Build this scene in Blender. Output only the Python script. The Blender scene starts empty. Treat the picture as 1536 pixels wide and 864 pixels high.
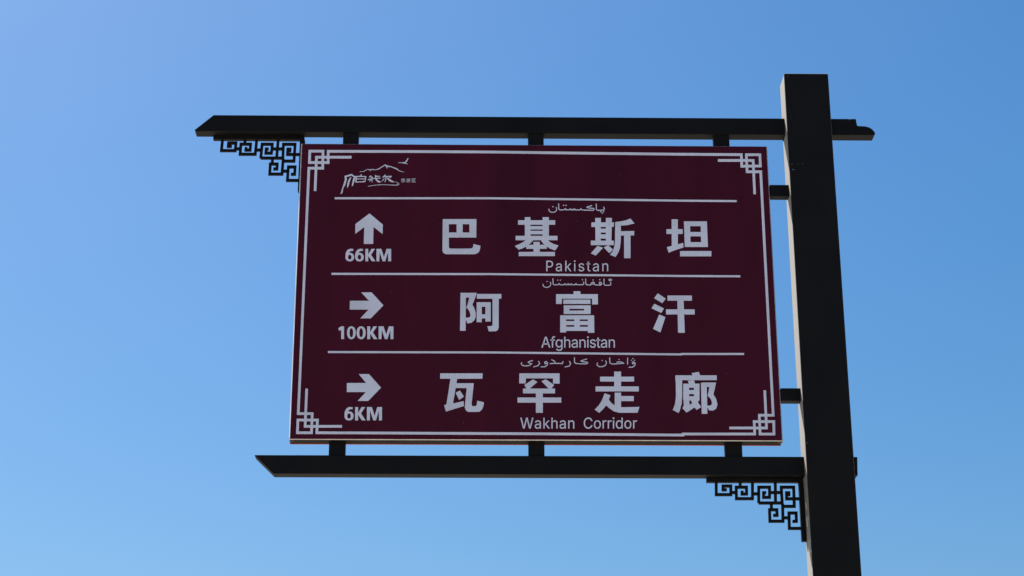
import bpy, bmesh, math, random
from mathutils import Vector, Matrix
from mathutils.geometry import delaunay_2d_cdt

random.seed(4)
S = bpy.context.scene
COL = S.collection

# ------------------------------------------------------------------ camera
FPX, YAW, PITCH, ROLL = 2928.8, 0.0174, 0.3687, -0.0016      # focal length in photo pixels, angles in radians
EYE = Vector((0.7701, -7.5687, 1.60))
BZ = 1.60 + 2.2663                                            # height of the board's lower edge above the ground
FWD = Vector((math.sin(YAW)*math.cos(PITCH), math.cos(YAW)*math.cos(PITCH), math.sin(PITCH)))
RGT = Vector((math.cos(YAW), -math.sin(YAW), 0.0))
UPV = RGT.cross(FWD)
RGT, UPV = (math.cos(ROLL)*RGT + math.sin(ROLL)*UPV), (-math.sin(ROLL)*RGT + math.cos(ROLL)*UPV)
cam_d = bpy.data.cameras.new('camera')
cam = bpy.data.objects.new('camera', cam_d)
COL.objects.link(cam)
cam.matrix_world = Matrix(((RGT.x, UPV.x, -FWD.x, EYE.x), (RGT.y, UPV.y, -FWD.y, EYE.y),
                    (RGT.z, UPV.z, -FWD.z, EYE.z), (0, 0, 0, 1)))
cam_d.sensor_width = 36.0
cam_d.lens = 36.0*FPX/1536.0
cam_d.clip_start = 0.1
cam_d.clip_end = 20000
S.camera = cam

# ------------------------------------------------------------------ sky and sun
SUN_EL, SUN_AZ = math.radians(56), math.radians(-38)          # azimuth from +Y (away from the camera), negative = left
world = bpy.data.worlds.new('World'); S.world = world
world.use_nodes = True
wn = world.node_tree
bg = wn.nodes['Background']
sky = wn.nodes.new('ShaderNodeTexSky')
sky.sky_type = 'NISHITA'
sky.sun_disc = False
sky.sun_elevation = SUN_EL
sky.sun_rotation = SUN_AZ
sky.altitude = 1000
sky.air_density = 1.5
sky.dust_density = 3.0
sky.ozone_density = 7.0
hs = wn.nodes.new('ShaderNodeHueSaturation')                   # clear high-altitude air: a deeper blue
hs.inputs['Hue'].default_value = 0.499
hs.inputs['Saturation'].default_value = 1.3
wn.links.new(sky.outputs[0], hs.inputs['Color']); wn.links.new(hs.outputs[0], bg.inputs[0])
bg.inputs[1].default_value = 0.057
sun_d = bpy.data.lights.new('sun', 'SUN')
sun_d.energy = 5.0
sun_d.angle = math.radians(0.5)
sun_d.color = (1.0, 0.95, 0.88)
sun = bpy.data.objects.new('sun', sun_d); COL.objects.link(sun)
to_sun = Vector((math.sin(SUN_AZ)*math.cos(SUN_EL), math.cos(SUN_AZ)*math.cos(SUN_EL), math.sin(SUN_EL)))
sun.rotation_euler = to_sun.to_track_quat('Z', 'Y').to_euler()
sun.location = (0, 0, 12)
S.view_settings.view_transform = 'Standard'
S.view_settings.look = 'None'
S.view_settings.gamma = 1.0
S.view_settings.use_curve_mapping = False
S.view_settings.exposure = 1.0

# ------------------------------------------------------------------ helpers
def UN(px, py, Y):
    """where a point measured on the photograph lies on the vertical plane at depth Y (x, height)"""
    d = FWD*FPX + RGT*(px-768.0) + UPV*(432.0-py)
    t = (Y-EYE.y)/d.y
    p = EYE + d*t
    return (p.x, p.z)

def link(o, parent=None):
    COL.objects.link(o)
    if parent is not None: o.parent = parent
    return o

def mesh_obj(name, bm, mat, parent=None, smooth=False):
    me = bpy.data.meshes.new(name)
    bmesh.ops.recalc_face_normals(bm, faces=bm.faces)
    bm.to_mesh(me); bm.free()
    if smooth:
        for p in me.polygons: p.use_smooth = True
    me.materials.append(mat)
    return link(bpy.data.objects.new(name, me), parent)

def box_bm(x0, x1, y0, y1, z0, z1, bev=0.003, seg=2, bm=None):
    bm = bm or bmesh.new()
    v = [bm.verts.new(c) for c in ((x0,y0,z0),(x1,y0,z0),(x1,y1,z0),(x0,y1,z0),(x0,y0,z1),(x1,y0,z1),(x1,y1,z1),(x0,y1,z1))]
    fs = [bm.faces.new([v[i] for i in q]) for q in ((0,3,2,1),(4,5,6,7),(0,1,5,4),(1,2,6,5),(2,3,7,6),(3,0,4,7))]
    if bev:
        es = list({e for f in fs for e in f.edges})
        bmesh.ops.bevel(bm, geom=es, offset=bev, segments=seg, affect='EDGES', profile=0.5)
    return bm

def prism_bm(pts, y0, y1, bev=0.003):
    """a closed outline in the x-z plane, given its thickness along y"""
    bm = bmesh.new()
    a = [bm.verts.new((x, y0, z)) for x, z in pts]
    b = [bm.verts.new((x, y1, z)) for x, z in pts]
    n = len(pts)
    bm.faces.new(a); bm.faces.new(b[::-1])
    for i in range(n):
        j = (i+1) % n
        bm.faces.new((a[i], a[j], b[j], b[i]))
    bmesh.ops.recalc_face_normals(bm, faces=bm.faces)
    if bev:
        bmesh.ops.bevel(bm, geom=list(bm.edges), offset=bev, segments=2, affect='EDGES', profile=0.5, clamp_overlap=True)
    return bm

def in_loop(x, y, L):
    c = False
    j = len(L)-1
    for i in range(len(L)):
        xi, yi = L[i]; xj, yj = L[j]
        if (yi > y) != (yj > y) and x < (xj-xi)*(y-yi)/(yj-yi)+xi: c = not c
        j = i
    return c

def film_bm(shapes, holes, y0, th, closed=False):
    """union of outlines (each a list of loops, even-odd), less the holes, cut from a sheet of the given thickness"""
    vs, es = [], []
    for sh in list(shapes)+[[h] for h in holes]:
        for L in sh:
            b = len(vs); n = len(L)
            vs += [Vector(p) for p in L]
            es += [(b+i, b+(i+1) % n) for i in range(n)]
    v, e, f, _, _, _ = delaunay_2d_cdt(vs, es, [], 0, 1e-6)
    bb = [(min(p[0] for L in s for p in L), max(p[0] for L in s for p in L), min(p[1] for L in s for p in L), max(p[1] for L in s for p in L)) for s in shapes]
    keep = []
    for t in f:
        cx = sum(v[i].x for i in t)/len(t); cy = sum(v[i].y for i in t)/len(t)
        ok = False
        for s, (a, b, c, d) in zip(shapes, bb):
            if a <= cx <= b and c <= cy <= d:
                k = False
                for L in s: k ^= in_loop(cx, cy, L)
                if k: ok = True; break
        if ok and any(in_loop(cx, cy, h) for h in holes): ok = False
        if ok: keep.append(t)
    bm = bmesh.new()
    fr, bk = {}, {}
    def F(i):
        if i not in fr: fr[i] = bm.verts.new((v[i].x, y0, v[i].y))
        return fr[i]
    def B(i):
        if i not in bk: bk[i] = bm.verts.new((v[i].x, y0+th, v[i].y))
        return bk[i]
    cnt = {}
    for t in keep:
        n = len(t)
        for k in range(n):
            a, b = t[k], t[(k+1) % n]
            cnt.setdefault((min(a, b), max(a, b)), []).append((a, b))
    for t in keep:
        bm.faces.new([F(i) for i in t])
        if closed: bm.faces.new([B(i) for i in reversed(t)])
    for k, l in cnt.items():
        if len(l) == 1:
            a, b = l[0]
            try: bm.faces.new((F(b), F(a), B(a), B(b)))
            except ValueError: pass
    return bm

def zoom(ox, oy, s, pts): return [(ox+x/s, oy+y/s) for x, y in pts]

def stroke(pts, w=None, caps=0):
    """polyline -> outlines; points are (x, y) with width w, or (x, y, width); caps 0 = square corner joins, 1 = round"""
    P = [(p[0], p[1], p[2] if len(p) > 2 else w) for p in pts]
    out = []
    for (x0, y0, a), (x1, y1, b) in zip(P, P[1:]):
        L = math.hypot(x1-x0, y1-y0)
        if L < 1e-9: continue
        ux, uy = (x1-x0)/L, (y1-y0)/L
        nx, ny = -uy, ux
        out.append([[(x0+nx*a/2, y0+ny*a/2), (x1+nx*b/2, y1+ny*b/2), (x1-nx*b/2, y1-ny*b/2), (x0-nx*a/2, y0-ny*a/2)]])
    js = P if caps else P[1:-1]
    for x, y, a in js:
        if caps:
            out.append([[(x+a/2*math.cos(k*math.pi/5+.1), y+a/2*math.sin(k*math.pi/5+.1)) for k in range(10)]])
        else:
            out.append([[(x-a/2, y-a/2), (x+a/2, y-a/2), (x+a/2, y+a/2), (x-a/2, y+a/2)]])
    return out

def to_plane(shapes, Y): return [[[UN(x, y, Y) for x, y in L] for L in s] for s in shapes]

# ------------------------------------------------------------------ materials
def new_mat(name, base, rough, spec=0.5, metal=0.0):
    m = bpy.data.materials.new(name); m.use_nodes = True
    nt = m.node_tree; b = nt.nodes['Principled BSDF']
    b.inputs['Base Color'].default_value = (*base, 1)
    b.inputs['Roughness'].default_value = rough
    b.inputs['Specular IOR Level'].default_value = spec
    b.inputs['Metallic'].default_value = metal
    return m, nt, b

def noise_mix(nt, b, c0, c1, scale, lo=0.35, hi=0.65, detail=6, stretch=(1, 1, 1), rough=None, bump=0.0, bump_scale=None):
    tc = nt.nodes.new('ShaderNodeTexCoord'); mp = nt.nodes.new('ShaderNodeMapping')
    mp.inputs['Scale'].default_value = stretch
    nt.links.new(tc.outputs['Object'], mp.inputs[0])
    n = nt.nodes.new('ShaderNodeTexNoise'); n.inputs['Scale'].default_value = scale; n.inputs['Detail'].default_value = detail
    nt.links.new(mp.outputs[0], n.inputs['Vector'])
    r = nt.nodes.new('ShaderNodeValToRGB')
    r.color_ramp.elements[0].position = lo; r.color_ramp.elements[0].color = (*c0, 1)
    r.color_ramp.elements[1].position = hi; r.color_ramp.elements[1].color = (*c1, 1)
    nt.links.new(n.outputs['Fac'], r.inputs[0]); nt.links.new(r.outputs[0], b.inputs['Base Color'])
    if rough:
        mr = nt.nodes.new('ShaderNodeMapRange')
        mr.inputs[3].default_value, mr.inputs[4].default_value = rough
        nt.links.new(n.outputs['Fac'], mr.inputs[0]); nt.links.new(mr.outputs[0], b.inputs['Roughness'])
    if bump:
        n2 = nt.nodes.new('ShaderNodeTexNoise'); n2.inputs['Scale'].default_value = bump_scale or scale*4; n2.inputs['Detail'].default_value = 4
        nt.links.new(mp.outputs[0], n2.inputs['Vector'])
        bp = nt.nodes.new('ShaderNodeBump'); bp.inputs['Strength'].default_value = bump; bp.inputs['Distance'].default_value = 0.002
        nt.links.new(n2.outputs['Fac'], bp.inputs['Height']); nt.links.new(bp.outputs[0], b.inputs['Normal'])
    return n, r, mp

# black paint: faint dust, a few pale chips
PAINT, nt, b = new_mat('black_paint', (0.006, 0.006, 0.007), 0.4, 0.12)
n, r, mp = noise_mix(nt, b, (0.0035, 0.0035, 0.004), (0.006, 0.0055, 0.006), 5.0, rough=(0.55, 0.7), bump=0.15, bump_scale=60)
vo = nt.nodes.new('ShaderNodeTexNoise'); vo.inputs['Scale'].default_value = 34; vo.inputs['Detail'].default_value = 2
nt.links.new(mp.outputs[0], vo.inputs['Vector'])
cr = nt.nodes.new('ShaderNodeValToRGB'); cr.color_ramp.elements[0].position = 0.80; cr.color_ramp.elements[1].position = 0.84
nt.links.new(vo.outputs['Fac'], cr.inputs[0])
mx = nt.nodes.new('ShaderNodeMix'); mx.data_type = 'RGBA'; mx.inputs[7].default_value = (0.16, 0.17, 0.19, 1)
nt.links.new(cr.outputs[0], mx.inputs[0]); nt.links.new(r.outputs[0], mx.inputs[6]); nt.links.new(mx.outputs[2], b.inputs['Base Color'])

POST_PAINT = PAINT.copy(); POST_PAINT.name = 'sun_sheen_black_paint'      # sheen added to the post's paint to brighten its sunlit side
pb = POST_PAINT.node_tree.nodes['Principled BSDF']
pb.inputs['Sheen Weight'].default_value = 0.66
pb.inputs['Sheen Roughness'].default_value = 0.3
pb.inputs['Sheen Tint'].default_value = (1.0, 0.95, 0.87, 1)

def film_mat(name, base):
    m, nt, b = new_mat(name, base, 0.55, 0.1)
    noise_mix(nt, b, tuple(c*0.88 for c in base), tuple(min(1, c*1.12) for c in base), 2.2, stretch=(2.5, 1, 0.5), bump=0.05, bump_scale=30)
    return m
MAROON = [film_mat('maroon_film', c) for c in ((0.052, 0.0040, 0.0150), (0.0455, 0.0036, 0.0140), (0.049, 0.0038, 0.0145))]

# reflective white film with a faint vertical weave
WHITE, nt, b = new_mat('white_reflective_film', (0.8, 0.77, 0.78), 0.5, 0.3)
tc = nt.nodes.new('ShaderNodeTexCoord'); wv = nt.nodes.new('ShaderNodeTexWave'); wv.bands_direction = 'X'
wv.inputs['Scale'].default_value = 34; wv.inputs['Distortion'].default_value = 0.6; wv.inputs['Detail'].default_value = 1
nt.links.new(tc.outputs['Object'], wv.inputs['Vector'])
rr = nt.nodes.new('ShaderNodeValToRGB')
rr.color_ramp.elements[0].color = (0.56, 0.59, 0.72, 1); rr.color_ramp.elements[1].color = (0.62, 0.65, 0.77, 1)
nt.links.new(wv.outputs['Fac'], rr.inputs[0])
gn = nt.nodes.new('ShaderNodeTexNoise'); gn.inputs['Scale'].default_value = 7; gn.inputs['Detail'].default_value = 8   # grime
gr = nt.nodes.new('ShaderNodeValToRGB'); gr.color_ramp.elements[0].position = 0.3; gr.color_ramp.elements[0].color = (0.86, 0.85, 0.84, 1)
gr.color_ramp.elements[1].position = 0.6; gr.color_ramp.elements[1].color = (1, 1, 1, 1)
nt.links.new(tc.outputs['Object'], gn.inputs['Vector']); nt.links.new(gn.outputs['Fac'], gr.inputs[0])
gm = nt.nodes.new('ShaderNodeMix'); gm.data_type = 'RGBA'; gm.blend_type = 'MULTIPLY'; gm.inputs[0].default_value = 1
nt.links.new(rr.outputs[0], gm.inputs[6]); nt.links.new(gr.outputs[0], gm.inputs[7]); nt.links.new(gm.outputs[2], b.inputs['Base Color'])

TRIM, nt, b = new_mat('aluminium_trim', (0.55, 0.53, 0.51), 0.45, 0.5, 0.3)
noise_mix(nt, b, (0.5, 0.47, 0.46), (0.66, 0.63, 0.61), 9, rough=(0.35, 0.55))
CHANNEL, nt, b = new_mat('board_channel', (0.05, 0.045, 0.04), 0.7, 0.1)
noise_mix(nt, b, (0.008, 0.007, 0.005), (0.02, 0.017, 0.012), 12, stretch=(1, 6, 1))
BACKRED, nt, b = new_mat('red_back_sheet', (0.42, 0.06, 0.02), 0.5, 0.1)
noise_mix(nt, b, (0.36, 0.05, 0.02), (0.48, 0.075, 0.025), 8)
GROUND, nt, b = new_mat('sandy_gravel', (0.30, 0.25, 0.19), 0.95, 0.2)
n, r, mp = noise_mix(nt, b, (0.30, 0.265, 0.215), (0.43, 0.38, 0.31), 0.8, detail=10, bump=0.4, bump_scale=30)
CHIP, nt, b = new_mat('bare_chip', (0.12, 0.14, 0.2), 0.6, 0.3)
noise_mix(nt, b, (0.05, 0.06, 0.08), (0.13, 0.14, 0.18), 300)

# ------------------------------------------------------------------ ground
bm = bmesh.new()
N = 40
def gp(i):
    t = (i/N)*2-1
    return math.copysign(abs(t)**3*6000, t)
gv = [[None]*(N+1) for _ in range(N+1)]
for i in range(N+1):
    for j in range(N+1):
        x, y = gp(i), gp(j)
        r_ = math.hypot(x-2, y)
        h = 0 if r_ < 12 else min(6.0, (r_-12)*0.004)*math.sin(x*0.011+1.3)*math.cos(y*0.013)
        gv[i][j] = bm.verts.new((x, y, h-0.0))
for i in range(N):
    for j in range(N):
        bm.faces.new((gv[i][j], gv[i+1][j], gv[i+1][j+1], gv[i][j+1]))
ground = mesh_obj('ground', bm, GROUND)
ground['kind'] = 'structure'

# ------------------------------------------------------------------ the sign
sign = link(bpy.data.objects.new('direction_sign', None))
PX0, PW, PY0, PD = 2.0805, 0.1926, -0.0364, 0.1240
BW, BH, BD = 2.0, 1.3156, 0.0702
BY0, BY1 = 0.015, 0.073
UBT, UBH = BZ+1.4558, 0.0776*0+0.0776
LBT = BZ-0.0604
sign.location = (PX0+PW/2, PY0+PD/2, 0)
sign['label'] = 'maroon trilingual direction board in a black steel frame on a tall black post'
sign['category'] = 'road sign'
SHIFT = -Vector(sign.location)
def part(name, bm, mat, parent=None, smooth=False):
    if parent is None:
        bmesh.ops.translate(bm, verts=bm.verts, vec=SHIFT); parent = sign
        return mesh_obj(name, bm, mat, parent, smooth)
    bmesh.ops.translate(bm, verts=bm.verts, vec=SHIFT)
    return mesh_obj(name, bm, mat, parent, smooth)
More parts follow.
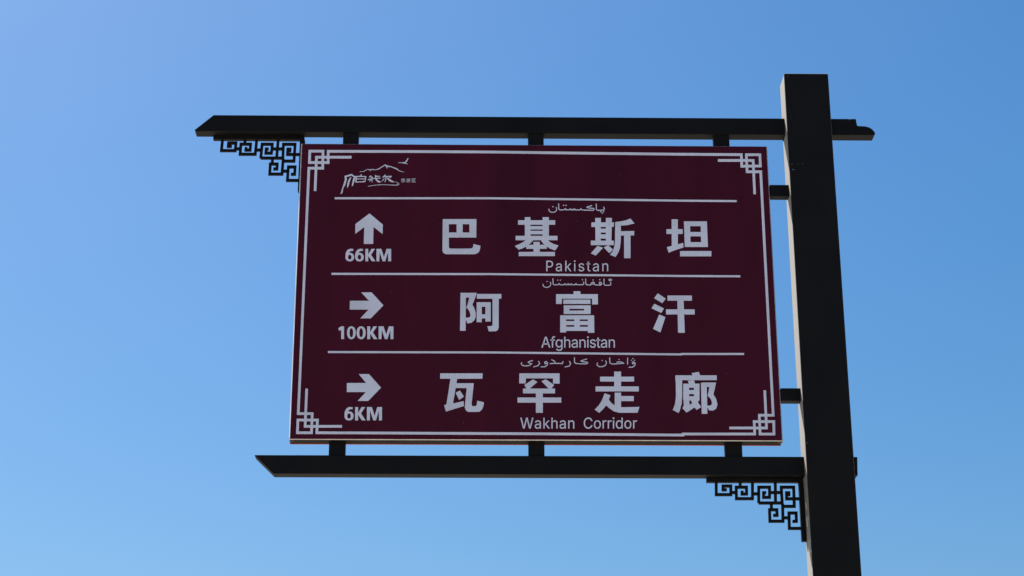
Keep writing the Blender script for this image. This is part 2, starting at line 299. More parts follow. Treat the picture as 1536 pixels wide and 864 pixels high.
# letter outlines: advance, loops
GLY = {"P":[0.445,[[[0.06,0.0],[0.06,0.509],[0.235,0.509],[0.272,0.506],[0.305,0.499],[0.332,0.487],[0.356,0.471],[0.375,0.452],[0.39,0.43],[0.4,0.404],[0.407,0.377],[0.409,0.348],[0.407,0.318],[0.4,0.291],[0.39,0.265],[0.375,0.243],[0.356,0.223],[0.332,0.207],[0.305,0.195],[0.272,0.188],[0.235,0.186],[0.109,0.186],[0.109,0.242],[0.233,0.242],[0.257,0.244],[0.279,0.248],[0.297,0.256],[0.312,0.266],[0.324,0.279],[0.333,0.294],[0.339,0.31],[0.343,0.328],[0.344,0.348],[0.343,0.367],[0.339,0.385],[0.333,0.402],[0.324,0.416],[0.312,0.428],[0.297,0.439],[0.279,0.446],[0.257,0.451],[0.232,0.452],[0.125,0.452],[0.125,0.0]]]],"a":[0.389,[[[0.16,-0.009],[0.137,-0.007],[0.115,-0.003],[0.094,0.005],[0.076,0.015],[0.06,0.029],[0.048,0.045],[0.038,0.063],[0.032,0.084],[0.03,0.108],[0.032,0.128],[0.036,0.146],[0.043,0.161],[0.053,0.174],[0.064,0.184],[0.078,0.193],[0.092,0.2],[0.108,0.206],[0.125,0.211],[0.143,0.214],[0.161,0.217],[0.178,0.22],[0.2,0.223],[0.218,0.225],[0.234,0.227],[0.247,0.229],[0.257,0.231],[0.265,0.235],[0.271,0.24],[0.274,0.246],[0.276,0.255],[0.276,0.257],[0.275,0.272],[0.272,0.285],[0.267,0.297],[0.26,0.307],[0.251,0.315],[0.24,0.322],[0.227,0.327],[0.212,0.33],[0.196,0.331],[0.178,0.33],[0.163,0.327],[0.149,0.322],[0.137,0.316],[0.127,0.309],[0.118,0.301],[0.11,0.292],[0.104,0.283],[0.1,0.274],[0.041,0.291],[0.051,0.313],[0.064,0.331],[0.079,0.346],[0.095,0.358],[0.114,0.368],[0.133,0.375],[0.153,0.38],[0.173,0.383],[0.194,0.384],[0.208,0.384],[0.223,0.382],[0.239,0.379],[0.255,0.375],[0.271,0.369],[0.286,0.36],[0.3,0.35],[0.312,0.336],[0.322,0.32],[0.33,0.301],[0.335,0.278],[0.337,0.251],[0.337,0.0],[0.277,0.0],[0.277,0.052],[0.272,0.052],[0.267,0.043],[0.26,0.034],[0.252,0.025],[0.242,0.016],[0.229,0.008],[0.215,0.001],[0.199,-0.004],[0.181,-0.007]],[[0.17,0.045],[0.192,0.047],[0.211,0.051],[0.228,0.059],[0.242,0.068],[0.254,0.08],[0.263,0.093],[0.27,0.108],[0.274,0.122],[0.276,0.138],[0.276,0.19],[0.272,0.187],[0.267,0.184],[0.259,0.182],[0.251,0.18],[0.241,0.178],[0.231,0.176],[0.221,0.174],[0.21,0.173],[0.2,0.171],[0.191,0.17],[0.182,0.169],[0.175,0.168],[0.161,0.166],[0.147,0.163],[0.134,0.159],[0.122,0.153],[0.112,0.147],[0.103,0.139],[0.097,0.13],[0.093,0.118],[0.092,0.105],[0.093,0.093],[0.096,0.082],[0.102,0.072],[0.109,0.064],[0.119,0.057],[0.13,0.052],[0.142,0.048],[0.156,0.046]]]],"k":[0.381,[[[0.11,0.137],[0.11,0.212],[0.121,0.212],[0.284,0.379],[0.36,0.379],[0.184,0.199],[0.177,0.199]],[[0.053,0.0],[0.053,0.509],[0.114,0.509],[0.114,0.0]],[[0.294,0.0],[0.148,0.186],[0.191,0.229],[0.372,0.0]]]],"i":[0.167,[[[0.053,0.0],[0.053,0.379],[0.114,0.379],[0.114,0.0]],[[0.084,0.443],[0.073,0.444],[0.063,0.448],[0.054,0.455],[0.047,0.463],[0.043,0.472],[0.041,0.483],[0.043,0.494],[0.047,0.504],[0.054,0.512],[0.063,0.518],[0.073,0.522],[0.084,0.524],[0.095,0.522],[0.105,0.518],[0.114,0.512],[0.121,0.504],[0.125,0.494],[0.126,0.483],[0.125,0.472],[0.121,0.463],[0.114,0.455],[0.105,0.448],[0.095,0.444]]]],"s":[0.365,[[[0.182,-0.008],[0.157,-0.007],[0.133,-0.003],[0.112,0.003],[0.093,0.012],[0.076,0.024],[0.062,0.038],[0.05,0.054],[0.041,0.073],[0.036,0.094],[0.094,0.107],[0.101,0.087],[0.111,0.072],[0.124,0.06],[0.141,0.052],[0.16,0.047],[0.181,0.045],[0.206,0.047],[0.227,0.053],[0.244,0.062],[0.258,0.074],[0.265,0.088],[0.268,0.103],[0.266,0.115],[0.262,0.126],[0.254,0.136],[0.243,0.144],[0.229,0.15],[0.212,0.155],[0.149,0.17],[0.118,0.18],[0.092,0.192],[0.072,0.208],[0.058,0.227],[0.05,0.249],[0.047,0.274],[0.049,0.295],[0.055,0.314],[0.065,0.332],[0.079,0.347],[0.095,0.36],[0.115,0.37],[0.137,0.378],[0.161,0.383],[0.187,0.384],[0.212,0.383],[0.234,0.379],[0.254,0.372],[0.271,0.363],[0.286,0.352],[0.299,0.339],[0.309,0.324],[0.318,0.308],[0.324,0.29],[0.268,0.277],[0.262,0.291],[0.254,0.304],[0.243,0.316],[0.228,0.325],[0.21,0.331],[0.187,0.333],[0.166,0.331],[0.147,0.326],[0.131,0.317],[0.119,0.305],[0.111,0.292],[0.109,0.277],[0.11,0.264],[0.115,0.253],[0.124,0.243],[0.136,0.235],[0.152,0.229],[0.172,0.223],[0.229,0.209],[0.261,0.2],[0.287,0.187],[0.306,0.171],[0.32,0.153],[0.328,0.131],[0.331,0.107],[0.329,0.085],[0.323,0.065],[0.312,0.047],[0.298,0.031],[0.281,0.018],[0.26,0.006],[0.236,-0.002],[0.21,-0.007]]]],"t":[0.227,[[[0.204,0.379],[0.204,0.327],[0.006,0.327],[0.006,0.379]],[[0.065,0.471],[0.126,0.471],[0.126,0.098],[0.127,0.083],[0.13,0.07],[0.136,0.061],[0.144,0.055],[0.156,0.051],[0.17,0.05],[0.175,0.05],[0.18,0.05],[0.185,0.051],[0.191,0.052],[0.197,0.053],[0.202,0.054],[0.213,0.002],[0.207,-0.0],[0.2,-0.002],[0.192,-0.003],[0.184,-0.003],[0.176,-0.004],[0.168,-0.004],[0.138,-0.001],[0.113,0.007],[0.092,0.021],[0.077,0.041],[0.068,0.064],[0.065,0.093]]]],"n":[0.41,[[[0.114,0.227],[0.114,0.0],[0.053,0.0],[0.053,0.379],[0.112,0.379],[0.112,0.287],[0.102,0.287],[0.116,0.319],[0.132,0.344],[0.152,0.362],[0.175,0.374],[0.2,0.382],[0.227,0.384],[0.252,0.383],[0.275,0.377],[0.295,0.369],[0.313,0.356],[0.328,0.34],[0.341,0.321],[0.35,0.298],[0.355,0.271],[0.357,0.24],[0.357,0.0],[0.296,0.0],[0.296,0.235],[0.293,0.263],[0.286,0.286],[0.273,0.304],[0.256,0.318],[0.235,0.326],[0.21,0.329],[0.192,0.328],[0.176,0.324],[0.161,0.317],[0.147,0.308],[0.136,0.297],[0.126,0.283],[0.119,0.266],[0.115,0.248]]]],"A":[0.48,[[[0.016,0.0],[0.201,0.509],[0.276,0.509],[0.463,0.0],[0.395,0.0],[0.287,0.302],[0.28,0.323],[0.272,0.346],[0.264,0.372],[0.255,0.402],[0.244,0.438],[0.232,0.478],[0.245,0.478],[0.233,0.437],[0.222,0.402],[0.213,0.371],[0.204,0.345],[0.197,0.322],[0.191,0.302],[0.085,0.0]],[[0.11,0.142],[0.11,0.199],[0.37,0.199],[0.37,0.142]]]],"f":[0.254,[[[0.228,0.379],[0.228,0.327],[0.006,0.327],[0.006,0.379]],[[0.081,0.0],[0.081,0.432],[0.082,0.452],[0.087,0.47],[0.096,0.486],[0.107,0.499],[0.12,0.51],[0.135,0.519],[0.152,0.525],[0.169,0.529],[0.187,0.53],[0.201,0.53],[0.212,0.529],[0.222,0.527],[0.231,0.525],[0.238,0.523],[0.243,0.521],[0.227,0.468],[0.224,0.47],[0.22,0.471],[0.215,0.472],[0.209,0.473],[0.202,0.474],[0.195,0.474],[0.178,0.472],[0.164,0.468],[0.154,0.46],[0.147,0.449],[0.143,0.435],[0.142,0.419],[0.142,0.0]]]],"g":[0.425,[[[0.207,-0.151],[0.18,-0.149],[0.156,-0.146],[0.134,-0.14],[0.114,-0.132],[0.097,-0.122],[0.082,-0.11],[0.07,-0.097],[0.059,-0.084],[0.051,-0.069],[0.101,-0.041],[0.107,-0.049],[0.114,-0.057],[0.122,-0.066],[0.131,-0.074],[0.142,-0.082],[0.154,-0.088],[0.169,-0.093],[0.187,-0.096],[0.207,-0.097],[0.236,-0.095],[0.261,-0.087],[0.282,-0.075],[0.298,-0.058],[0.308,-0.034],[0.311,-0.006],[0.311,0.068],[0.306,0.068],[0.301,0.06],[0.294,0.051],[0.287,0.041],[0.277,0.032],[0.266,0.023],[0.252,0.016],[0.236,0.01],[0.217,0.006],[0.195,0.005],[0.165,0.007],[0.138,0.014],[0.113,0.027],[0.09,0.043],[0.071,0.065],[0.055,0.09],[0.043,0.12],[0.036,0.154],[0.034,0.191],[0.036,0.229],[0.043,0.263],[0.055,0.293],[0.071,0.32],[0.09,0.342],[0.112,0.361],[0.138,0.374],[0.166,0.382],[0.196,0.384],[0.218,0.383],[0.237,0.379],[0.253,0.373],[0.267,0.365],[0.279,0.356],[0.288,0.346],[0.296,0.336],[0.302,0.327],[0.308,0.319],[0.313,0.319],[0.313,0.379],[0.372,0.379],[0.372,-0.009],[0.37,-0.04],[0.363,-0.067],[0.35,-0.09],[0.334,-0.109],[0.314,-0.124],[0.291,-0.136],[0.265,-0.144],[0.237,-0.149]],[[0.205,0.059],[0.227,0.061],[0.246,0.066],[0.264,0.075],[0.278,0.087],[0.29,0.103],[0.3,0.121],[0.307,0.142],[0.311,0.166],[0.312,0.193],[0.311,0.219],[0.307,0.242],[0.3,0.264],[0.291,0.283],[0.279,0.299],[0.264,0.312],[0.247,0.322],[0.227,0.328],[0.205,0.33],[0.182,0.328],[0.163,0.322],[0.145,0.312],[0.13,0.298],[0.118,0.282],[0.109,0.262],[0.102,0.241],[0.098,0.218],[0.096,0.193],[0.098,0.167],[0.102,0.144],[0.109,0.123],[0.118,0.104],[0.131,0.088],[0.145,0.076],[0.163,0.066],[0.183,0.061]]]],"h":[0.41,[[[0.114,0.227],[0.114,0.0],[0.053,0.0],[0.053,0.509],[0.114,0.509],[0.114,0.287],[0.102,0.287],[0.116,0.319],[0.132,0.344],[0.152,0.362],[0.175,0.374],[0.2,0.382],[0.227,0.384],[0.252,0.383],[0.275,0.377],[0.295,0.369],[0.313,0.356],[0.328,0.34],[0.341,0.321],[0.35,0.298],[0.355,0.271],[0.357,0.24],[0.357,0.0],[0.296,0.0],[0.296,0.235],[0.293,0.263],[0.286,0.286],[0.273,0.304],[0.256,0.318],[0.235,0.326],[0.21,0.329],[0.192,0.328],[0.176,0.324],[0.161,0.317],[0.147,0.308],[0.136,0.297],[0.126,0.283],[0.119,0.266],[0.115,0.248]]]],"W":[0.686,[[[0.155,0.0],[0.016,0.509],[0.082,0.509],[0.163,0.196],[0.167,0.179],[0.172,0.162],[0.175,0.145],[0.179,0.128],[0.183,0.111],[0.187,0.094],[0.19,0.076],[0.194,0.058],[0.197,0.04],[0.189,0.04],[0.193,0.058],[0.196,0.076],[0.2,0.094],[0.203,0.111],[0.207,0.128],[0.211,0.145],[0.215,0.162],[0.22,0.179],[0.224,0.196],[0.306,0.509],[0.38,0.509],[0.462,0.196],[0.466,0.179],[0.47,0.162],[0.474,0.145],[0.478,0.128],[0.482,0.111],[0.486,0.094],[0.49,0.076],[0.494,0.058],[0.497,0.04],[0.488,0.04],[0.492,0.058],[0.495,0.076],[0.499,0.094],[0.503,0.111],[0.506,0.128],[0.51,0.145],[0.515,0.162],[0.519,0.179],[0.523,0.196],[0.603,0.509],[0.67,0.509],[0.53,0.0],[0.455,0.0],[0.368,0.323],[0.362,0.345],[0.357,0.368],[0.351,0.391],[0.346,0.417],[0.341,0.445],[0.336,0.475],[0.35,0.475],[0.345,0.446],[0.34,0.42],[0.335,0.395],[0.33,0.371],[0.324,0.347],[0.318,0.323],[0.23,0.0]]]],"C":[0.51,[[[0.267,-0.007],[0.225,-0.003],[0.186,0.007],[0.15,0.025],[0.119,0.049],[0.092,0.079],[0.07,0.115],[0.053,0.157],[0.044,0.203],[0.04,0.254],[0.044,0.305],[0.053,0.352],[0.07,0.393],[0.092,0.429],[0.119,0.459],[0.15,0.484],[0.186,0.501],[0.225,0.512],[0.267,0.516],[0.293,0.514],[0.317,0.511],[0.34,0.504],[0.362,0.496],[0.383,0.485],[0.402,0.471],[0.419,0.456],[0.435,0.438],[0.448,0.418],[0.459,0.397],[0.467,0.373],[0.473,0.348],[0.408,0.348],[0.404,0.365],[0.397,0.38],[0.389,0.395],[0.38,0.407],[0.369,0.418],[0.357,0.428],[0.344,0.437],[0.33,0.444],[0.315,0.449],[0.3,0.453],[0.284,0.455],[0.267,0.456],[0.237,0.453],[0.209,0.445],[0.184,0.432],[0.161,0.414],[0.141,0.391],[0.125,0.364],[0.113,0.332],[0.106,0.295],[0.103,0.254],[0.106,0.213],[0.113,0.177],[0.125,0.145],[0.141,0.117],[0.161,0.094],[0.184,0.076],[0.21,0.063],[0.237,0.056],[0.267,0.053],[0.284,0.054],[0.3,0.056],[0.315,0.06],[0.33,0.065],[0.344,0.072],[0.357,0.081],[0.369,0.09],[0.38,0.102],[0.389,0.114],[0.397,0.128],[0.404,0.144],[0.408,0.16],[0.473,0.16],[0.467,0.135],[0.459,0.112],[0.448,0.091],[0.435,0.071],[0.42,0.053],[0.402,0.038],[0.383,0.024],[0.363,0.013],[0.341,0.005],[0.317,-0.002],[0.293,-0.006]]]],"o":[0.415,[[[0.207,-0.008],[0.174,-0.005],[0.144,0.003],[0.117,0.016],[0.093,0.035],[0.072,0.058],[0.056,0.085],[0.044,0.116],[0.037,0.15],[0.034,0.187],[0.037,0.225],[0.044,0.26],[0.056,0.291],[0.072,0.318],[0.093,0.341],[0.117,0.36],[0.144,0.374],[0.174,0.382],[0.207,0.384],[0.241,0.382],[0.271,0.374],[0.299,0.36],[0.323,0.341],[0.343,0.318],[0.359,0.291],[0.371,0.26],[0.379,0.225],[0.381,0.187],[0.379,0.15],[0.371,0.116],[0.359,0.085],[0.343,0.058],[0.323,0.035],[0.299,0.016],[0.271,0.003],[0.241,-0.005]],[[0.207,0.046],[0.231,0.049],[0.252,0.055],[0.27,0.066],[0.285,0.08],[0.298,0.097],[0.307,0.117],[0.314,0.139],[0.318,0.163],[0.319,0.187],[0.318,0.212],[0.314,0.236],[0.307,0.258],[0.298,0.278],[0.285,0.296],[0.27,0.31],[0.252,0.321],[0.231,0.328],[0.207,0.33],[0.184,0.328],[0.163,0.321],[0.145,0.31],[0.13,0.296],[0.118,0.278],[0.108,0.258],[0.102,0.236],[0.098,0.212],[0.096,0.187],[0.098,0.163],[0.102,0.139],[0.108,0.117],[0.118,0.097],[0.13,0.08],[0.145,0.066],[0.163,0.055],[0.184,0.049]]]],"r":[0.259,[[[0.053,0.0],[0.053,0.379],[0.112,0.379],[0.112,0.321],[0.115,0.321],[0.124,0.339],[0.137,0.354],[0.152,0.367],[0.171,0.377],[0.191,0.383],[0.213,0.385],[0.218,0.385],[0.223,0.385],[0.229,0.384],[0.235,0.384],[0.24,0.384],[0.243,0.384],[0.243,0.322],[0.241,0.323],[0.236,0.324],[0.23,0.324],[0.223,0.325],[0.215,0.326],[0.207,0.326],[0.19,0.324],[0.174,0.321],[0.159,0.315],[0.146,0.306],[0.135,0.296],[0.126,0.284],[0.119,0.269],[0.115,0.254],[0.114,0.237],[0.114,0.0]]]],"d":[0.424,[[[0.195,-0.008],[0.165,-0.006],[0.137,0.003],[0.111,0.016],[0.089,0.034],[0.07,0.057],[0.055,0.084],[0.043,0.116],[0.036,0.151],[0.034,0.189],[0.036,0.227],[0.043,0.261],[0.055,0.293],[0.07,0.32],[0.089,0.342],[0.112,0.361],[0.137,0.374],[0.165,0.382],[0.196,0.384],[0.218,0.383],[0.237,0.379],[0.253,0.373],[0.267,0.364],[0.278,0.355],[0.287,0.346],[0.295,0.336],[0.301,0.327],[0.306,0.319],[0.311,0.319],[0.311,0.509],[0.372,0.509],[0.372,0.0],[0.313,0.0],[0.313,0.059],[0.307,0.059],[0.301,0.05],[0.295,0.041],[0.287,0.031],[0.277,0.021],[0.266,0.012],[0.252,0.004],[0.236,-0.003],[0.217,-0.007]],[[0.205,0.047],[0.226,0.049],[0.246,0.055],[0.263,0.065],[0.278,0.078],[0.29,0.095],[0.299,0.115],[0.306,0.138],[0.31,0.162],[0.312,0.189],[0.31,0.216],[0.306,0.241],[0.3,0.263],[0.29,0.282],[0.278,0.299],[0.263,0.312],[0.246,0.322],[0.227,0.328],[0.205,0.33],[0.182,0.328],[0.162,0.322],[0.145,0.311],[0.13,0.298],[0.118,0.281],[0.108,0.261],[0.102,0.239],[0.098,0.215],[0.096,0.189],[0.098,0.163],[0.102,0.139],[0.109,0.117],[0.118,0.097],[0.13,0.08],[0.145,0.066],[0.162,0.055],[0.182,0.049]]]]}
CJ = {"旅":[0.35,[[[0.066,0.287],[0.085,0.238],[0.109,0.247],[0.089,0.294]],[[0.198,0.294],[0.144,0.187],[0.165,0.171],[0.199,0.223],[0.331,0.223],[0.331,0.247],[0.209,0.247],[0.223,0.29]],[[0.303,0.213],[0.179,0.175],[0.179,0.023],[0.166,-0.006],[0.18,-0.026],[0.26,0.015],[0.256,0.039],[0.204,0.015],[0.204,0.159],[0.236,0.166],[0.318,-0.022],[0.336,-0.001],[0.277,0.09],[0.331,0.136],[0.312,0.152],[0.27,0.113],[0.258,0.172],[0.325,0.195]],[[0.018,0.236],[0.018,0.211],[0.056,0.211],[0.056,0.158],[0.011,-0.012],[0.03,-0.027],[0.079,0.141],[0.12,0.141],[0.108,0.003],[0.099,-0.001],[0.07,-0.0],[0.077,-0.023],[0.109,-0.023],[0.13,-0.012],[0.144,0.154],[0.144,0.166],[0.08,0.166],[0.08,0.211],[0.154,0.211],[0.154,0.236]]]],"游":[0.35,[[[0.027,0.272],[0.082,0.233],[0.098,0.254],[0.042,0.29]],[[0.013,0.177],[0.071,0.143],[0.086,0.164],[0.028,0.196]],[[0.019,-0.01],[0.043,-0.023],[0.085,0.09],[0.063,0.103]],[[0.263,0.135],[0.263,0.102],[0.209,0.102],[0.209,0.077],[0.263,0.077],[0.263,0.002],[0.257,-0.004],[0.218,-0.004],[0.226,-0.028],[0.275,-0.023],[0.288,0.001],[0.288,0.077],[0.337,0.077],[0.337,0.102],[0.288,0.102],[0.288,0.127],[0.335,0.175],[0.319,0.186],[0.314,0.185],[0.228,0.185],[0.245,0.222],[0.336,0.222],[0.336,0.248],[0.254,0.248],[0.264,0.29],[0.239,0.294],[0.199,0.187],[0.221,0.174],[0.227,0.183],[0.227,0.161],[0.293,0.161]],[[0.09,0.238],[0.09,0.213],[0.123,0.213],[0.07,-0.011],[0.089,-0.028],[0.144,0.138],[0.179,0.138],[0.167,0.004],[0.157,-0.001],[0.125,0.0],[0.132,-0.024],[0.168,-0.024],[0.188,-0.013],[0.203,0.151],[0.203,0.162],[0.145,0.162],[0.147,0.213],[0.213,0.213],[0.213,0.238]],[[0.121,0.285],[0.15,0.238],[0.175,0.249],[0.145,0.294]]]],"区":[0.35,[[[0.325,0.275],[0.034,0.275],[0.034,-0.018],[0.333,-0.018],[0.333,0.008],[0.06,0.008],[0.06,0.25],[0.325,0.25]],[[0.091,0.205],[0.177,0.129],[0.079,0.052],[0.1,0.032],[0.195,0.112],[0.27,0.032],[0.292,0.051],[0.213,0.131],[0.281,0.223],[0.256,0.233],[0.194,0.148],[0.11,0.22]]]]}

ZT = BZ+2.0803-0.0
ZT = BZ+1.6488
post = part('post', box_bm(PX0, PX0+PW, PY0, PY0+PD, 0.012, ZT, 0.006, 3), POST_PAINT)
part('base_plate', box_bm(PX0-0.1, PX0+PW+0.1, PY0-0.1, PY0+PD+0.1, 0.0, 0.014, 0.002), PAINT)
# small chips of paint knocked off the post front
for (px, py, w, h) in ((1190.0, 254.2, 4.2, 1.2), (1188.0, 246.0, 1.6, 1.2), (1197.5, 246.5, 1.4, 1.0), (1203.5, 245.3, 1.8, 0.8), (1210.5, 664.5, 1.8, 1.6), (1181.5, 114.8, 1.6, 1.4)):
    sh = [[(px-w/2, py+h*.1), (px-w*.2, py-h/2), (px+w*.3, py-h*.4), (px+w/2, py+h*.2), (px+w*.1, py+h/2)]]
    part('paint_chip', film_bm(to_plane([sh], PY0-0.0008), [], PY0-0.0008, 0.0012), CHIP, post)

def X(px, py, Y): return UN(px, py, Y)[0]
# upper beam: raked left end, scrolled right end
zt, zb = UBT, UBT-UBH
prof = [UN(291.8, 194.6, BY0), (X(292.6, 198, BY0), zb)]
prof += [(X(1311.5, 202, BY0), zb)]
for q in ((1313.2, 199.6), (1311.5, 197.2), (1308.5, 193.6), (1304, 190.8), (1298, 189.2), (1292, 188.9), (1286.2, 188.6), (1284.8, 184)):
    prof.append(UN(q[0], q[1], BY0))
prof += [(X(1284.2, 179, BY0), zt), (X(320.3, 173, BY0), zt)]
part('upper_beam', prism_bm(prof, BY0, BY1, 0.0025), PAINT)
# lower beam: raked left end, short square stub right of the post
zt2, zb2 = LBT, LBT-UBH
prof = [(X(381.2, 682, BY0), zt2), (X(409.8, 711, BY0), zb2), (X(1286.6, 712, BY0), zb2), (X(1286.0, 683, BY0), zt2)]
part('lower_beam', prism_bm(prof, BY0, BY1, 0.0025), PAINT)
# short tubes between beams and board, and between board and post
HY0, HY1 = 0.022, 0.066
for a, b_ in ((514.4, 537.6), (792.2, 815.6), (1070.7, 1094.2)):
    part('hanger_tube', box_bm(X(a, 210, HY0), X(b_, 210, HY0), HY0, HY1, BZ+BH-0.012, zb+0.002, 0.003), PAINT)
for a, b_ in ((493.2, 517.9), (792.6, 816.8), (1087.8, 1113.4)):
    part('hanger_tube', box_bm(X(a, 672, HY0+.006), X(b_, 672, HY0+.006), HY0+.006, HY1, zt2-0.002, BZ+0.0045, 0.003), PAINT)
TY0, TY1 = 0.004, 0.048
for xm, t, b_ in ((1168, 277.0, 300.3), (1187, 582.0, 606.0)):
    z1 = UN(xm, t, TY0)[1]; z0 = UN(xm, b_, TY1)[1]
    part('side_tube', box_bm(BW-0.0005, PX0+0.004, TY0, TY1, z0, z1, 0.003), PAINT)
# weld beads where beams and tubes meet the post
def bead(x, y0, y1, z):
    bm = bmesh.new()
    n = 14
    rings = []
    for i in range(n+1):
        y = y0+(y1-y0)*i/n; r_ = 0.0035+0.0012*math.sin(i*2.3)
        rings.append([bm.verts.new((x+r_*math.cos(k*math.pi/3), y, z+r_*math.sin(k*math.pi/3))) for k in range(6)])
    for i in range(n):
        for k in range(6):
            bm.faces.new((rings[i][k], rings[i][(k+1) % 6], rings[i+1][(k+1) % 6], rings[i+1][k]))
    bm.faces.new(rings[0]); bm.faces.new(rings[-1][::-1])
    return bm
for z in (zb, zb2):
    part('weld_bead', bead(PX0, BY0, BY1, z), PAINT, post, True)

# ---------------------------------------------------------------- fretwork brackets
def zz(pts): return zoom(1036, 660, 5.113, pts)
SW = 4.25
SCROLLS = [
 [[(197,316),(197,417),(309,417),(309,351),(249,351),(249,380),(278,380)], [(309,401),(345,401)]],
 [[(381,316),(381,358)], [(475,316),(475,448),(352,448),(350,360),(429,360),(430,412),(395,412),(395,388)], [(478,411),(520,411)]],
 [[(523,481),(523,360),(606,360),(606,438),(560,438),(560,402),(580,402)], [(523,481),(706,481)], [(650,316),(652,481)], [(606,401),(700,401)]],
 [[(703,481),(696,360),(791,360),(796,507),(712,507)], [(850,449),(737,449),(736,403),(754,403),(755,428)]],
 [[(619,485),(621,530)], [(706,485),(709,621),(609,621),(606,533),(662,533),(664,576),(634,576)], [(709,595),(755,595)]],
 [[(860,676),(758,676),(755,558),(810,558),(812,622),(782,622)]],
]
FY, FTH = 0.060, 0.010
def make_fretwork():
    root = link(bpy.data.objects.new('fretwork_bracket', None), sign)
    obs = []
    for paths in SCROLLS:
        sh = []
        for p in paths:
            q = zz(p)
            # give every run square ends that reach the neighbouring bar's centre
            sh += stroke(q, SW)
            for c in (q[0], q[-1]):
                pass
        obs.append(part('scroll', film_bm(to_plane(sh, FY), [], FY, FTH, True), PAINT, root))
    # top bar under the beam and upright bar against the post
    x0, z0 = UN(1060, 722.9, (FY-0.004)); x1 = UN(1204, 722.9, (FY-0.004))[0]
    obs.append(part('mounting_bar', box_bm(x0, PX0-0.001, (FY-0.004), FY+0.018, z0, zb2, 0.0015), PAINT, root))
    zlow = UN(1206, 811.5, (FY-0.004))[1]
    xa = UN(1203.0, 811, (FY-0.004))[0]
    obs.append(part('upright_bar', box_bm(xa, PX0+0.002, (FY-0.004), FY+0.018, zlow, z0+0.001, 0.0015), PAINT, root))
    return root, obs, xa
lowbr, lowparts, XA = make_fretwork()
upbr = lowbr.copy(); COL.objects.link(upbr); upbr.parent = sign
# same bracket under the upper beam's left end, its upright bar tucked behind the board edge
UPX = UN(319.6, 207.5, (FY-0.004))[0]-UN(1060, 722.9, (FY-0.004))[0]
upbr.location = (UPX, 0, zb-zb2)
for o in lowparts:
    c = o.copy(); COL.objects.link(c); c.parent = upbr
lowbr['label'] = 'black fretwork bracket with square scrolls under the lower beam beside the post'
upbr['label'] = 'black fretwork bracket with square scrolls under the left end of the upper beam'

# ---------------------------------------------------------------- board
LIP, LIPZ = 0.0055, 0.0022
bm = box_bm(0.002, BW-0.004, 0.0255, 0.062, BZ+0.0015, BZ+BH-0.0015, 0.001)
board = part('sign_board', bm, CHANNEL)
bm = bmesh.new()     # aluminium edge trim: a thin tray, flaring slightly backwards
def rect(i, y, bot=None): return [bm.verts.new(c) for c in ((i, y, BZ+i-LIP+LIPZ), (BW-i, y, BZ+i-LIP+LIPZ), (BW-i, y, BZ+BH-i+LIP-LIPZ), (i, y, BZ+BH-i+LIP-LIPZ))]
A = rect(LIP+0.004, 0.0); B = rect(LIP, 0.0005)
bm.faces.new(A)
for i in range(4):
    j = (i+1) % 4
    bm.faces.new((A[i], A[j], B[j], B[i]))
T = BZ+BH
def strip(ps):                       # one flared side and its return towards the channel
    q = [bm.verts.new(p) for p in ps]
    for k in range(0, len(q)-2, 2): bm.faces.new((q[k], q[k+1], q[k+3], q[k+2]))
for sx, xo in ((1, 0.0), (-1, BW)):
    strip([(xo+sx*LIP, .0005, BZ+LIPZ), (xo+sx*LIP, .0005, T-LIPZ), (xo, .021, BZ), (xo, .021, T), (xo, .024, BZ), (xo, .024, T), (xo+sx*.02, .0245, BZ), (xo+sx*.02, .0245, T)])
for sz, zo in ((1, BZ), (-1, T)):
    strip([(LIP, .0005, zo+sz*LIPZ), (BW-LIP, .0005, zo+sz*LIPZ), (0, .003, zo), (BW, .003, zo), (0, .004, zo), (BW, .004, zo), (.012, .0045, zo+sz*.02), (BW-.012, .0045, zo+sz*.02)])
part('edge_trim', bm, TRIM, board)
part('channel', box_bm(0.006, BW-0.006, 0.0047, 0.0253, BZ+0.0012, BZ+BH-0.0012, 0.0006), CHANNEL, board)
part('back_sheet', box_bm(0.001, BW-0.003, 0.0622, BD, BZ, BZ+BH, 0.001), BACKRED, board)
FL = -0.0010
x1 = UN(733, 440, FL)[0]; x2 = UN(1019, 440, FL)[0]
i0 = LIP+0.0012
for k, (a, b_, y) in enumerate(((i0, x1, FL), (x1-0.004, x2+0.004, FL-0.0005), (x2, BW-i0, FL))):
    part('film_strip', box_bm(a, b_, y, y+0.0014 if k == 1 else -0.0001, BZ+LIPZ+0.0006, BZ+BH-LIPZ-0.0006, 0), MAROON[k], board)

LY = -0.0022
def print_part(name, shapes, holes=(), up=0.0):
    y_ = LY-up
    hs = [[UN(x, y, y_) for x, y in h] for h in holes]
    return part(name, film_bm(to_plane(shapes, y_), hs, y_, 0.0012), WHITE, board)

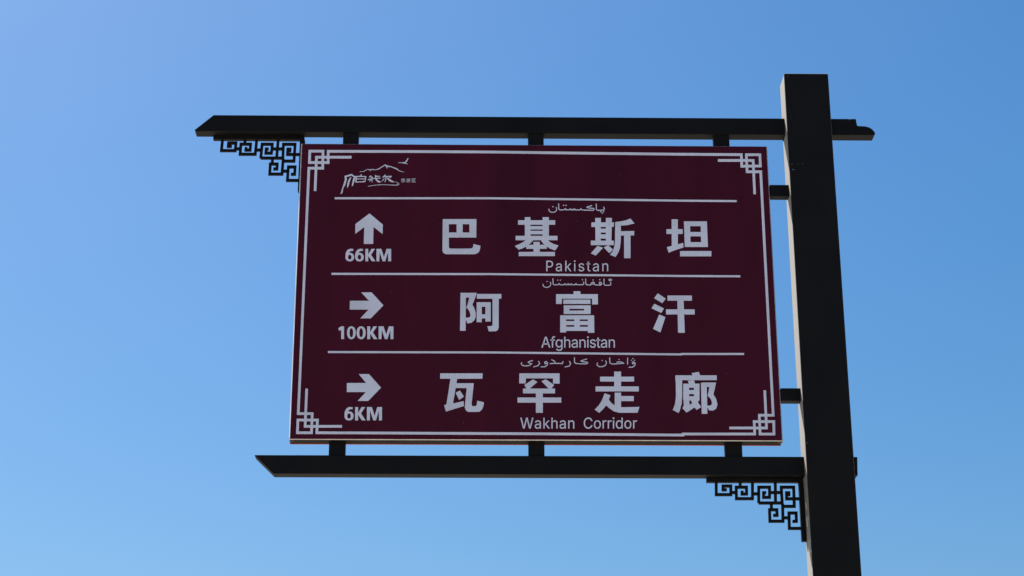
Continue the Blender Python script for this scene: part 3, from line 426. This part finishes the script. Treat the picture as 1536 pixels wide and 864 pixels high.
# border band with its knotted corners, and the short inner lines
def z4(p): return zoom(440, 205, 9.6, p)
def z5(p): return zoom(1070, 215, 10.16, p)
def z6(p): return zoom(425, 575, 8.64, p)
def z7(p): return zoom(1080, 575, 8.64, p)
W_ = 3.85
tl = z4([(502,210),(502,372),(232,372),(237,208),(427,208),(423,453),(224,453)])
tr = z5([(427,172),(433,348),(718,345),(708,173),(503,173),(515,432),(722,432)])
bl = z6([(193,392),(374,392),(365,640),(182,640),(188,475),(442,475),(434,640)])
br = z7([(690,413),(510,413),(520,657),(700,657),(697,495),(443,495),(450,656)])
path = [(733,227.9),(620,227.2)]+tl+[(449.4,575)]+bl+[(560,649.4),(800,650.6),(1024.5,652.6),(1024.6,651.0)]+br[::-1]+tr[::-1]+[(1010,231.2),(880,229.8),(733,227.9)]
print_part('border_line', stroke(path, W_))
for pts in (z4([(838,295),(333,295),(313,782)]), z5([(70,260),(607,260),(630,775)]), z6([(303,68),(282,557),(760,557)]), z7([(580,90),(603,578),(122,578)])):
    print_part('corner_line', stroke(pts, W_), up=0.0004)
for pts in ([(502,297.3),(733,297.3),(1018,300.9),(1105,301.6)], [(497.3,410.7),(733,411.1),(1018,413.9),(1110.5,414.4)], [(492,528),(733,528.6),(880,530.1),(1022,531.6),(1022.2,530.9),(1116,530.9)]):
    print_part('divider_line', stroke(pts, 2.9))

for px, py, w in ((866.3, 331.5, 1.3), (695.0, 634.0, 1.6), (587.0, 438.5, 0.9), (650.0, 330.0, 0.8), (1090.0, 560.0, 0.9), (930.0, 262.0, 1.0)):
    sh = [[(px-w/2, py), (px-w*.2, py-w*.4), (px+w*.4, py-w*.3), (px+w/2, py+w*.2), (px, py+w*.45)]]
    part('dirt_speck', film_bm(to_plane([sh], LY), [], LY, 0.0014), CHIP, board)
ARROWS = [(505,315,[(500,52),(703,222),(700,365),(562,258),(556,515),(413,515),(420,258),(283,362),(285,215)]),
          (500,430,[(425,87),(583,87),(763,283),(572,482),(412,482),(537,348),(250,348),(253,215),(545,215)]),
          (500,555,[(388,62),(543,62),(727,268),(532,470),(372,470),(497,335),(205,335),(207,198),(500,198)])]
for n_, (ox, oy, p) in enumerate(ARROWS):
    o = print_part('arrow', [[zoom(ox, oy, 10.16, p)]])
    if n_ == 0: o['label'] = 'arrow pointing straight up'

# chinese characters, as bold strokes
R = lambda a, b, c, d: [(a, b), (c, b), (c, d), (a, d)]
CH = [
 (640,310,6.968,[R(168,130,520,182),[(168,130),(232,130),(232,420),(236,432),(248,438),(460,438),(477,432),(486,418),(488,390),(562,408),(558,440),(548,470),(528,488),(500,496),(212,496),(188,491),(171,478),(165,455)],R(313,150,376,290),[(447,150),(520,150),(518,322),(447,322)],R(200,270,519,322)],[]),
 (640,310,6.968,[R(955,142,1343,188),R(1026,110,1085,335),R(1212,110,1277,335),R(1050,203,1250,238),R(1050,252,1250,288),R(930,305,1367,350),
   [(1040,345),(1120,345),(1085,382),(1050,410),(1008,433),(962,450),(922,410),(975,388),(1015,366)],[(1190,345),(1262,345),(1290,370),(1330,392),(1378,405),(1343,458),(1290,438),(1250,412),(1215,382)],
   R(1116,368,1182,480),R(1040,398,1255,440),R(962,473,1340,516)],[]),
 (860,300,6.4,[[(175,215),(390,215),(388,258),(173,258)],[(210,172),(265,172),(262,400),(212,400)],[(312,172),(370,172),(366,400),(312,400)],R(240,275,340,312),R(240,330,340,370),R(168,390,388,433),
   [(232,440),(285,458),(215,533),(168,512)],[(292,455),(335,433),(382,478),(345,510)],
   [(402,212),(440,207),(500,196),(548,178),(587,225),(520,240),(455,246),(457,300),(585,297),(583,340),(457,340),(455,400),(448,460),(432,505),(405,547),(352,525),(380,490),(395,440),(400,380)],R(487,335,549,558)],[]),
 (860,300,6.4,[[(943,185),(1003,185),(1003,425),(1055,412),(1057,455),(985,478),(915,505),(898,452),(945,440)],R(894,280,1050,325),[(1062,205),(1120,205),(1126,450),(1070,450)],[(1222,205),(1282,205),(1292,450),(1228,450)],
   R(1064,205,1282,250),R(1080,307,1260,348),R(1071,405,1290,450),R(1025,490,1325,540)],[]),
 (670,410,6.4,[[(133,187),(185,187),(182,550),(128,550)],[(150,187),(290,187),(270,245),(247,298),(266,335),(278,375),(279,415),(266,450),(238,474),(200,480),(180,435),(183,425),(210,425),(225,418),(228,398),(222,372),(207,345),(188,328),(203,290),(218,232),(150,232)],
   R(290,198,525,243),[(440,230),(500,230),(499,520),(492,543),(470,556),(405,557),(390,508),(430,505),(441,495)],R(288,277,337,468),R(288,277,423,320),R(372,277,423,462),R(300,393,423,432)],[]),
 (670,410,6.4,[[(1217,172),(1283,172),(1285,210),(1220,210)],[(1050,200),(1452,200),(1452,298),(1396,298),(1396,243),(1107,243),(1105,293),(1050,293)],R(1120,252,1380,293),R(1124,307,1382,390),
   [(1090,403),(1415,403),(1417,570),(1355,570),(1355,552),(1147,552),(1147,567),(1090,567)]],[R(1178,340,1320,357),R(1147,442,1225,458),R(1277,442,1355,458),R(1147,496,1225,513),R(1277,496,1355,513)]),
 (880,410,6.4,[[(683,192),(760,243),(725,286),(648,238)],[(650,292),(742,337),(718,380),(622,335)],[(697,395),(755,420),(708,567),(638,532)],R(776,213,1010,262),R(762,346,1037,394),[(870,240),(930,240),(942,570),(878,570)]],[]),
 (640,530,6.4,[[(130,192),(537,192),(535,243),(130,243)],[(230,235),(295,235),(275,350),(253,482),(355,458),(357,505),(260,535),(185,558),(168,500),(190,488)],
   [(270,287),(452,287),(440,400),(431,490),(438,507),(470,507),(482,495),(485,455),(550,470),(545,505),(530,540),(505,560),(400,562),(375,545),(366,515),(375,420),(385,333),(270,333)],[(278,378),(320,357),(358,415),(312,447)]],[]),
 (640,530,6.4,[[(890,192),(1276,192),(1276,290),(1213,290),(1213,240),(953,240),(950,288),(888,288)],[(1022,250),(1063,275),(985,342),(960,342),(938,303)],[(1102,268),(1142,248),(1224,303),(1195,342),(1175,342)],
   R(925,338,1232,384),R(872,424,1292,473),R(1049,360,1115,570)],[]),
 (860,530,6.4,[R(392,175,458,340),R(257,224,583,270),R(213,318,628,365),[(397,377),(458,377),(458,530),(397,510)],R(440,410,580,458),
   [(300,383),(357,403),(340,445),(370,480),(400,502),(460,518),(635,514),(617,570),(440,570),(390,557),(350,530),(315,500),(285,535),(248,572),(205,540),(245,498),(275,450)]],[]),
 (860,530,6.4,[[(1135,190),(1205,177),(1222,225),(1150,225)],R(980,211,1376,257),[(980,212),(1045,212),(1045,400),(1040,480),(1025,540),(1010,572),(955,543),(975,490),(985,420),(985,340)],
   [(1098,262),(1160,258),(1168,296),(1112,296)],R(1055,291,1211,452),[(1058,430),(1112,430),(1115,492),(1146,478),(1162,520),(1125,545),(1088,568),(1048,528),(1060,500)],[(1128,450),(1212,440),(1196,470),(1228,515),(1185,543),(1155,510)],
   [(1225,282),(1280,282),(1287,580),(1233,580)],[(1240,280),(1370,280),(1358,340),(1345,395),(1372,440),(1384,490),(1372,530),(1345,548),(1305,548),(1283,512),(1283,500),(1310,503),(1330,490),(1330,465),(1318,435),(1290,405),(1300,360),(1305,322),(1240,322)]],
   [R(1112,330,1158,352),R(1112,390,1158,412)]),
]
for ox, oy, s, polys, holes in CH:
    print_part('chinese_character', [[zoom(ox, oy, s, p)] for p in polys], [zoom(ox, oy, s, h) for h in holes])

# distances in heavy figures
def ell(cx, cy, rx, ry, n=28, p=2.2):
    out = []
    for k in range(n):
        t = 2*math.pi*k/n; c, s = math.cos(t), math.sin(t)
        out.append((cx+rx*math.copysign(abs(c)**(2/p), c), cy+ry*math.copysign(abs(s)**(2/p), s)))
    return out
FIG = {'0': [[ell(.5,.5,.5,.505), ell(.5,.5,.205,.36)]],
 '6': [[ell(.5,.665,.5,.34), ell(.5,.67,.2,.195)], [[(.9,.01),(.9,.165),(.74,.15),(.58,.18),(.44,.27),(.36,.38),(.33,.5),(.31,.62),(.2,.8),(.01,.7),(.0,.55),(.03,.38),(.11,.22),(.25,.09),(.45,.01),(.66,-.01)]]],
 '1': [[[(0,.15),(.47,0),(1,0),(1,1),(.5,1),(.5,.27),(.13,.34)]]],
 'K': [[[(0,0),(.29,0),(.29,1),(0,1)]], [[(.25,.5),(.63,0),(.98,0),(.57,.47),(1.02,1),(.66,1),(.25,.52)]]],
 'M': [[[(0,0),(.31,0),(.31,.25),(.215,.2),(.19,1),(0,1)]], [[(.69,.0),(1,0),(1,1),(.8,1),(.79,.2),(.69,.25)]], [[(.14,0),(.33,0),(.51,.66),(.69,0),(.86,0),(.6,1),(.42,1)]]]}
DIST = [(505,315,592,780,[('6',133,266),('6',281,413),('K',437,587),('M',607,830)]),
        (500,430,605,798,[('1',76,163),('0',208,341),('0',355,492),('K',517,668),('M',690,916)]),
        (500,555,565,767,[('6',170,308),('K',332,488),('M',512,741)])]
for ox, oy, t_, b_, gl in DIST:
    sh = []
    for ch, a, c in gl:
        for s in FIG[ch]:
            sh.append([zoom(ox, oy, 10.16, [(a+(c-a)*x, t_+(b_-t_)*y) for x, y in L]) for L in s])
    print_part('distance_text', sh)

# country names in latin letters
def latin(text, xa, xb, top, base, sp=0.42):
    k = (base-top)/0.509
    adv = [GLY[c][0] if c != ' ' else sp*0.4 for c in text]
    g0 = min(p[0] for L in GLY[text[0]][1] for p in L); g1 = max(p[0] for L in GLY[text[-1]][1] for p in L)
    raw = sum(adv[:-1])+g1-g0
    n_ = len(text)-1
    hs = 0.94
    tr = ((xb-xa)/k/hs-raw)/n_
    x = -g0; out = []
    for c, a in zip(text, adv):
        if c != ' ':
            out.append([[(xa+(x+p[0])*k*hs, base-p[1]*k) for p in L] for L in GLY[c][1]])
        x += a+tr
    return out
print_part('latin_name', latin('Pakistan', 819.4, 912.3, 391.0, 406.8))
print_part('latin_name', latin('Afghanistan', 812.0, 922.3, 505.0, 521.4))
print_part('latin_name', latin('Wakhan', 780.4, 861.5, 626.4, 642.8))
print_part('latin_name', latin('Corridor', 875.6, 955.4, 626.4, 642.8))

# names in arabic script, pen strokes
def pen(ox, oy, s, w, paths, dots, dw=None):
    sh = []
    for p in paths: sh += stroke(zoom(ox, oy, s, p), w, 1)
    for x, y in dots:
        q = zoom(ox, oy, s, [(x, y)])[0]; d = (dw or w*1.15)/2
        sh.append([[(q[0]-d, q[1]), (q[0], q[1]-d), (q[0]+d, q[1]), (q[0], q[1]+d)]])
    return sh
print_part('arabic_script_name', pen(815,300,15.36,1.35,[
  [(128,210),(133,245),(160,272),(210,284),(260,278),(295,252),(307,210),(297,170)],
  [(352,85),(355,205),(380,228),(480,225),(505,195),(522,225),(600,225),(625,202),(642,230),(672,228),(690,205),(706,231),(730,207),(748,228),(840,228),(865,197),(885,228),(950,233),(1145,236),(1176,212),(1150,192),(1060,186),(1000,166),(1115,127)],
  [(1218,95),(1222,218),(1250,238),(1350,236),(1395,228),(1406,200),(1390,162)]],[(222,152),(466,122),(524,122),(1328,268),(1388,268),(1358,302)],2.3))
print_part('arabic_script_name', pen(805,412,12.8,1.2,[
  [(120,185),(128,218),(155,238),(195,245),(240,232),(265,205),(272,170),(262,145)],
  [(312,78),(315,180),(335,195),(410,193),(432,167),(447,193),(530,193),(545,170),(560,193),(590,192),(605,170),(620,193),(648,192),(660,172),(675,193),(740,192),(755,170),(772,193),(880,192),(905,178),(900,142)],
  [(940,80),(943,178),(962,195),(1040,197),(1052,155),(1085,142),(1112,155),(1092,178),(1060,180)],[(1100,180),(1130,197),(1225,200),(1250,178),(1240,148),(1214,143),(1200,160),(1215,180),(1245,182)],
  [(1290,82),(1293,188),(1312,203),(1395,204),(1424,190),(1418,142)],[(1422,84),(1390,90),(1388,110),(1405,114),(1442,98)]],[(200,130),(406,105),(456,105),(880,98),(1082,100),(1212,95)],1.95))
print_part('arabic_script_name', pen(775,532,8.084,1.3,[
  [(192,72),(160,78),(138,92),(160,104),(182,110),(155,130),(110,137),(70,130),(54,110),(62,96)],
  [(265,80),(279,106),(258,135),(205,147)],[(372,105),(345,110),(338,94),(354,82),(374,96),(372,126),(340,147),(295,147)],
  [(425,62),(458,78),(470,104),(405,108)],[(466,105),(555,107),(562,82)],[(640,82),(655,106),(638,138),(588,148)],
  [(700,36),(703,96),(718,107),(745,107)],[(850,52),(778,76),(800,86),(858,92),(862,102),(835,112),(755,110)]],[]))
print_part('arabic_script_name', pen(775,532,8.084,1.3,[
  [(980,98),(974,124),(1000,145),(1045,145),(1080,125),(1090,96),(1080,76)],[(1128,38),(1130,98),(1148,112),(1185,113),(1300,104),(1255,86),(1215,90)],
  [(1345,40),(1345,115)],[(1436,104),(1408,110),(1402,95),(1416,86),(1434,98),(1436,126),(1410,149),(1362,153)]],[(1036,70),(1240,58),(1392,68),(1428,68),(1410,48)],1.9))

# scenic-area emblem: mountain ridge, bird, brushed name and small print
def lg(p): return [(500+a[0]/10.94, 230+a[1]/10.94, a[2]/10.94) for a in p]
EMB = [
 [(430,303,5),(500,296,9),(560,260,8),(600,270,14),(645,263,12),(700,270,8),(740,256,15),(850,190,15),(895,213,22),(940,216,14),(1035,252,22),(1080,284,14),(1120,298,9),(1160,305,4)],
 [(872,205,30),(885,252,4)],[(605,270,18),(608,292,5)],[(1070,150,8),(1130,154,12),(1180,152,24),(1208,115,18),(1226,82,22)],[(1140,155,14),(1180,162,14),(1215,173,8)],
 [(200,378,26),(205,430,36),(185,500,34),(150,585,22),(140,640,30),(122,662,20)],[(190,378,18),(240,368,30),(300,350,30),(325,372,28),(370,385,18)],[(285,400,24),(255,455,34),(240,520,30),(230,565,12)],[(352,385,32),(335,440,34),(312,530,26)],
 [(358,383,20),(440,376,18),(540,382,14)],[(380,385,22),(368,472,22)],[(370,470,14),(440,468,15),(515,462,20)],[(532,382,16),(520,462,18)],[(388,420,13),(522,418,13)],[(458,350,18),(452,378,22)],
 [(570,432,16),(660,412,14),(775,405,14)],[(600,372,14),(628,395,22)],[(585,395,8),(615,370,22)],[(688,362,16),(715,378,22),(768,375,8)],[(638,385,18),(635,468,14)],[(620,430,14),(590,462,10)],[(688,378,16),(702,430,24),(742,464,34),(782,470,8)],
 [(852,355,20),(812,398,16)],[(820,382,18),(950,377,22),(915,402,10)],[(868,385,20),(848,472,14)],[(835,415,16),(798,455,12)],[(885,405,18),(925,440,38),(960,460,30),(1003,468,6)],
 [(570,540,6),(640,528,8),(700,520,9),(800,513,8),(900,516,9),(1000,522,10),(1060,518,14),(1076,502,14),(1050,480,9),(1018,464,5)]]
sh = []
for p in EMB:
    q = lg(p)
    fine = []                                    # brushed edges: subdivide and let the width waver
    for (x0, y0, a), (x1, y1, b_) in zip(q, q[1:]):
        m_ = max(1, int(math.hypot(x1-x0, y1-y0)/1.2))
        for k in range(m_):
            t_ = k/m_; fine.append((x0+(x1-x0)*t_, y0+(y1-y0)*t_, (a+(b_-a)*t_)*random.uniform(0.72, 1.0)))
    fine.append((q[-1][0], q[-1][1], q[-1][2]*0.6))
    sh += stroke(fine, None, 1)
def cjk(c, a, t, b, d):
    L = CJ[c][1]
    xs = [p[0] for l in L for p in l]; ys = [p[1] for l in L for p in l]
    f = lambda p: (500+(a+(p[0]-min(xs))/(max(xs)-min(xs))*(b-a))/10.94, 230+(d-(p[1]-min(ys))/(max(ys)-min(ys))*(d-t))/10.94)
    out = [[[f(p) for p in l] for l in L]]
    for l in L:                                   # a little heavier than the regular weight
        q = [f(p) for p in l]
        if len(l) > 400: out += stroke(q, 0.05)
    return out
for c, a, b_ in (('旅', 1112, 1180), ('游', 1198, 1265), ('区', 1288, 1352)):
    sh += cjk(c, a, 412, b_, 474)
print_part('scenic_area_emblem', sh)
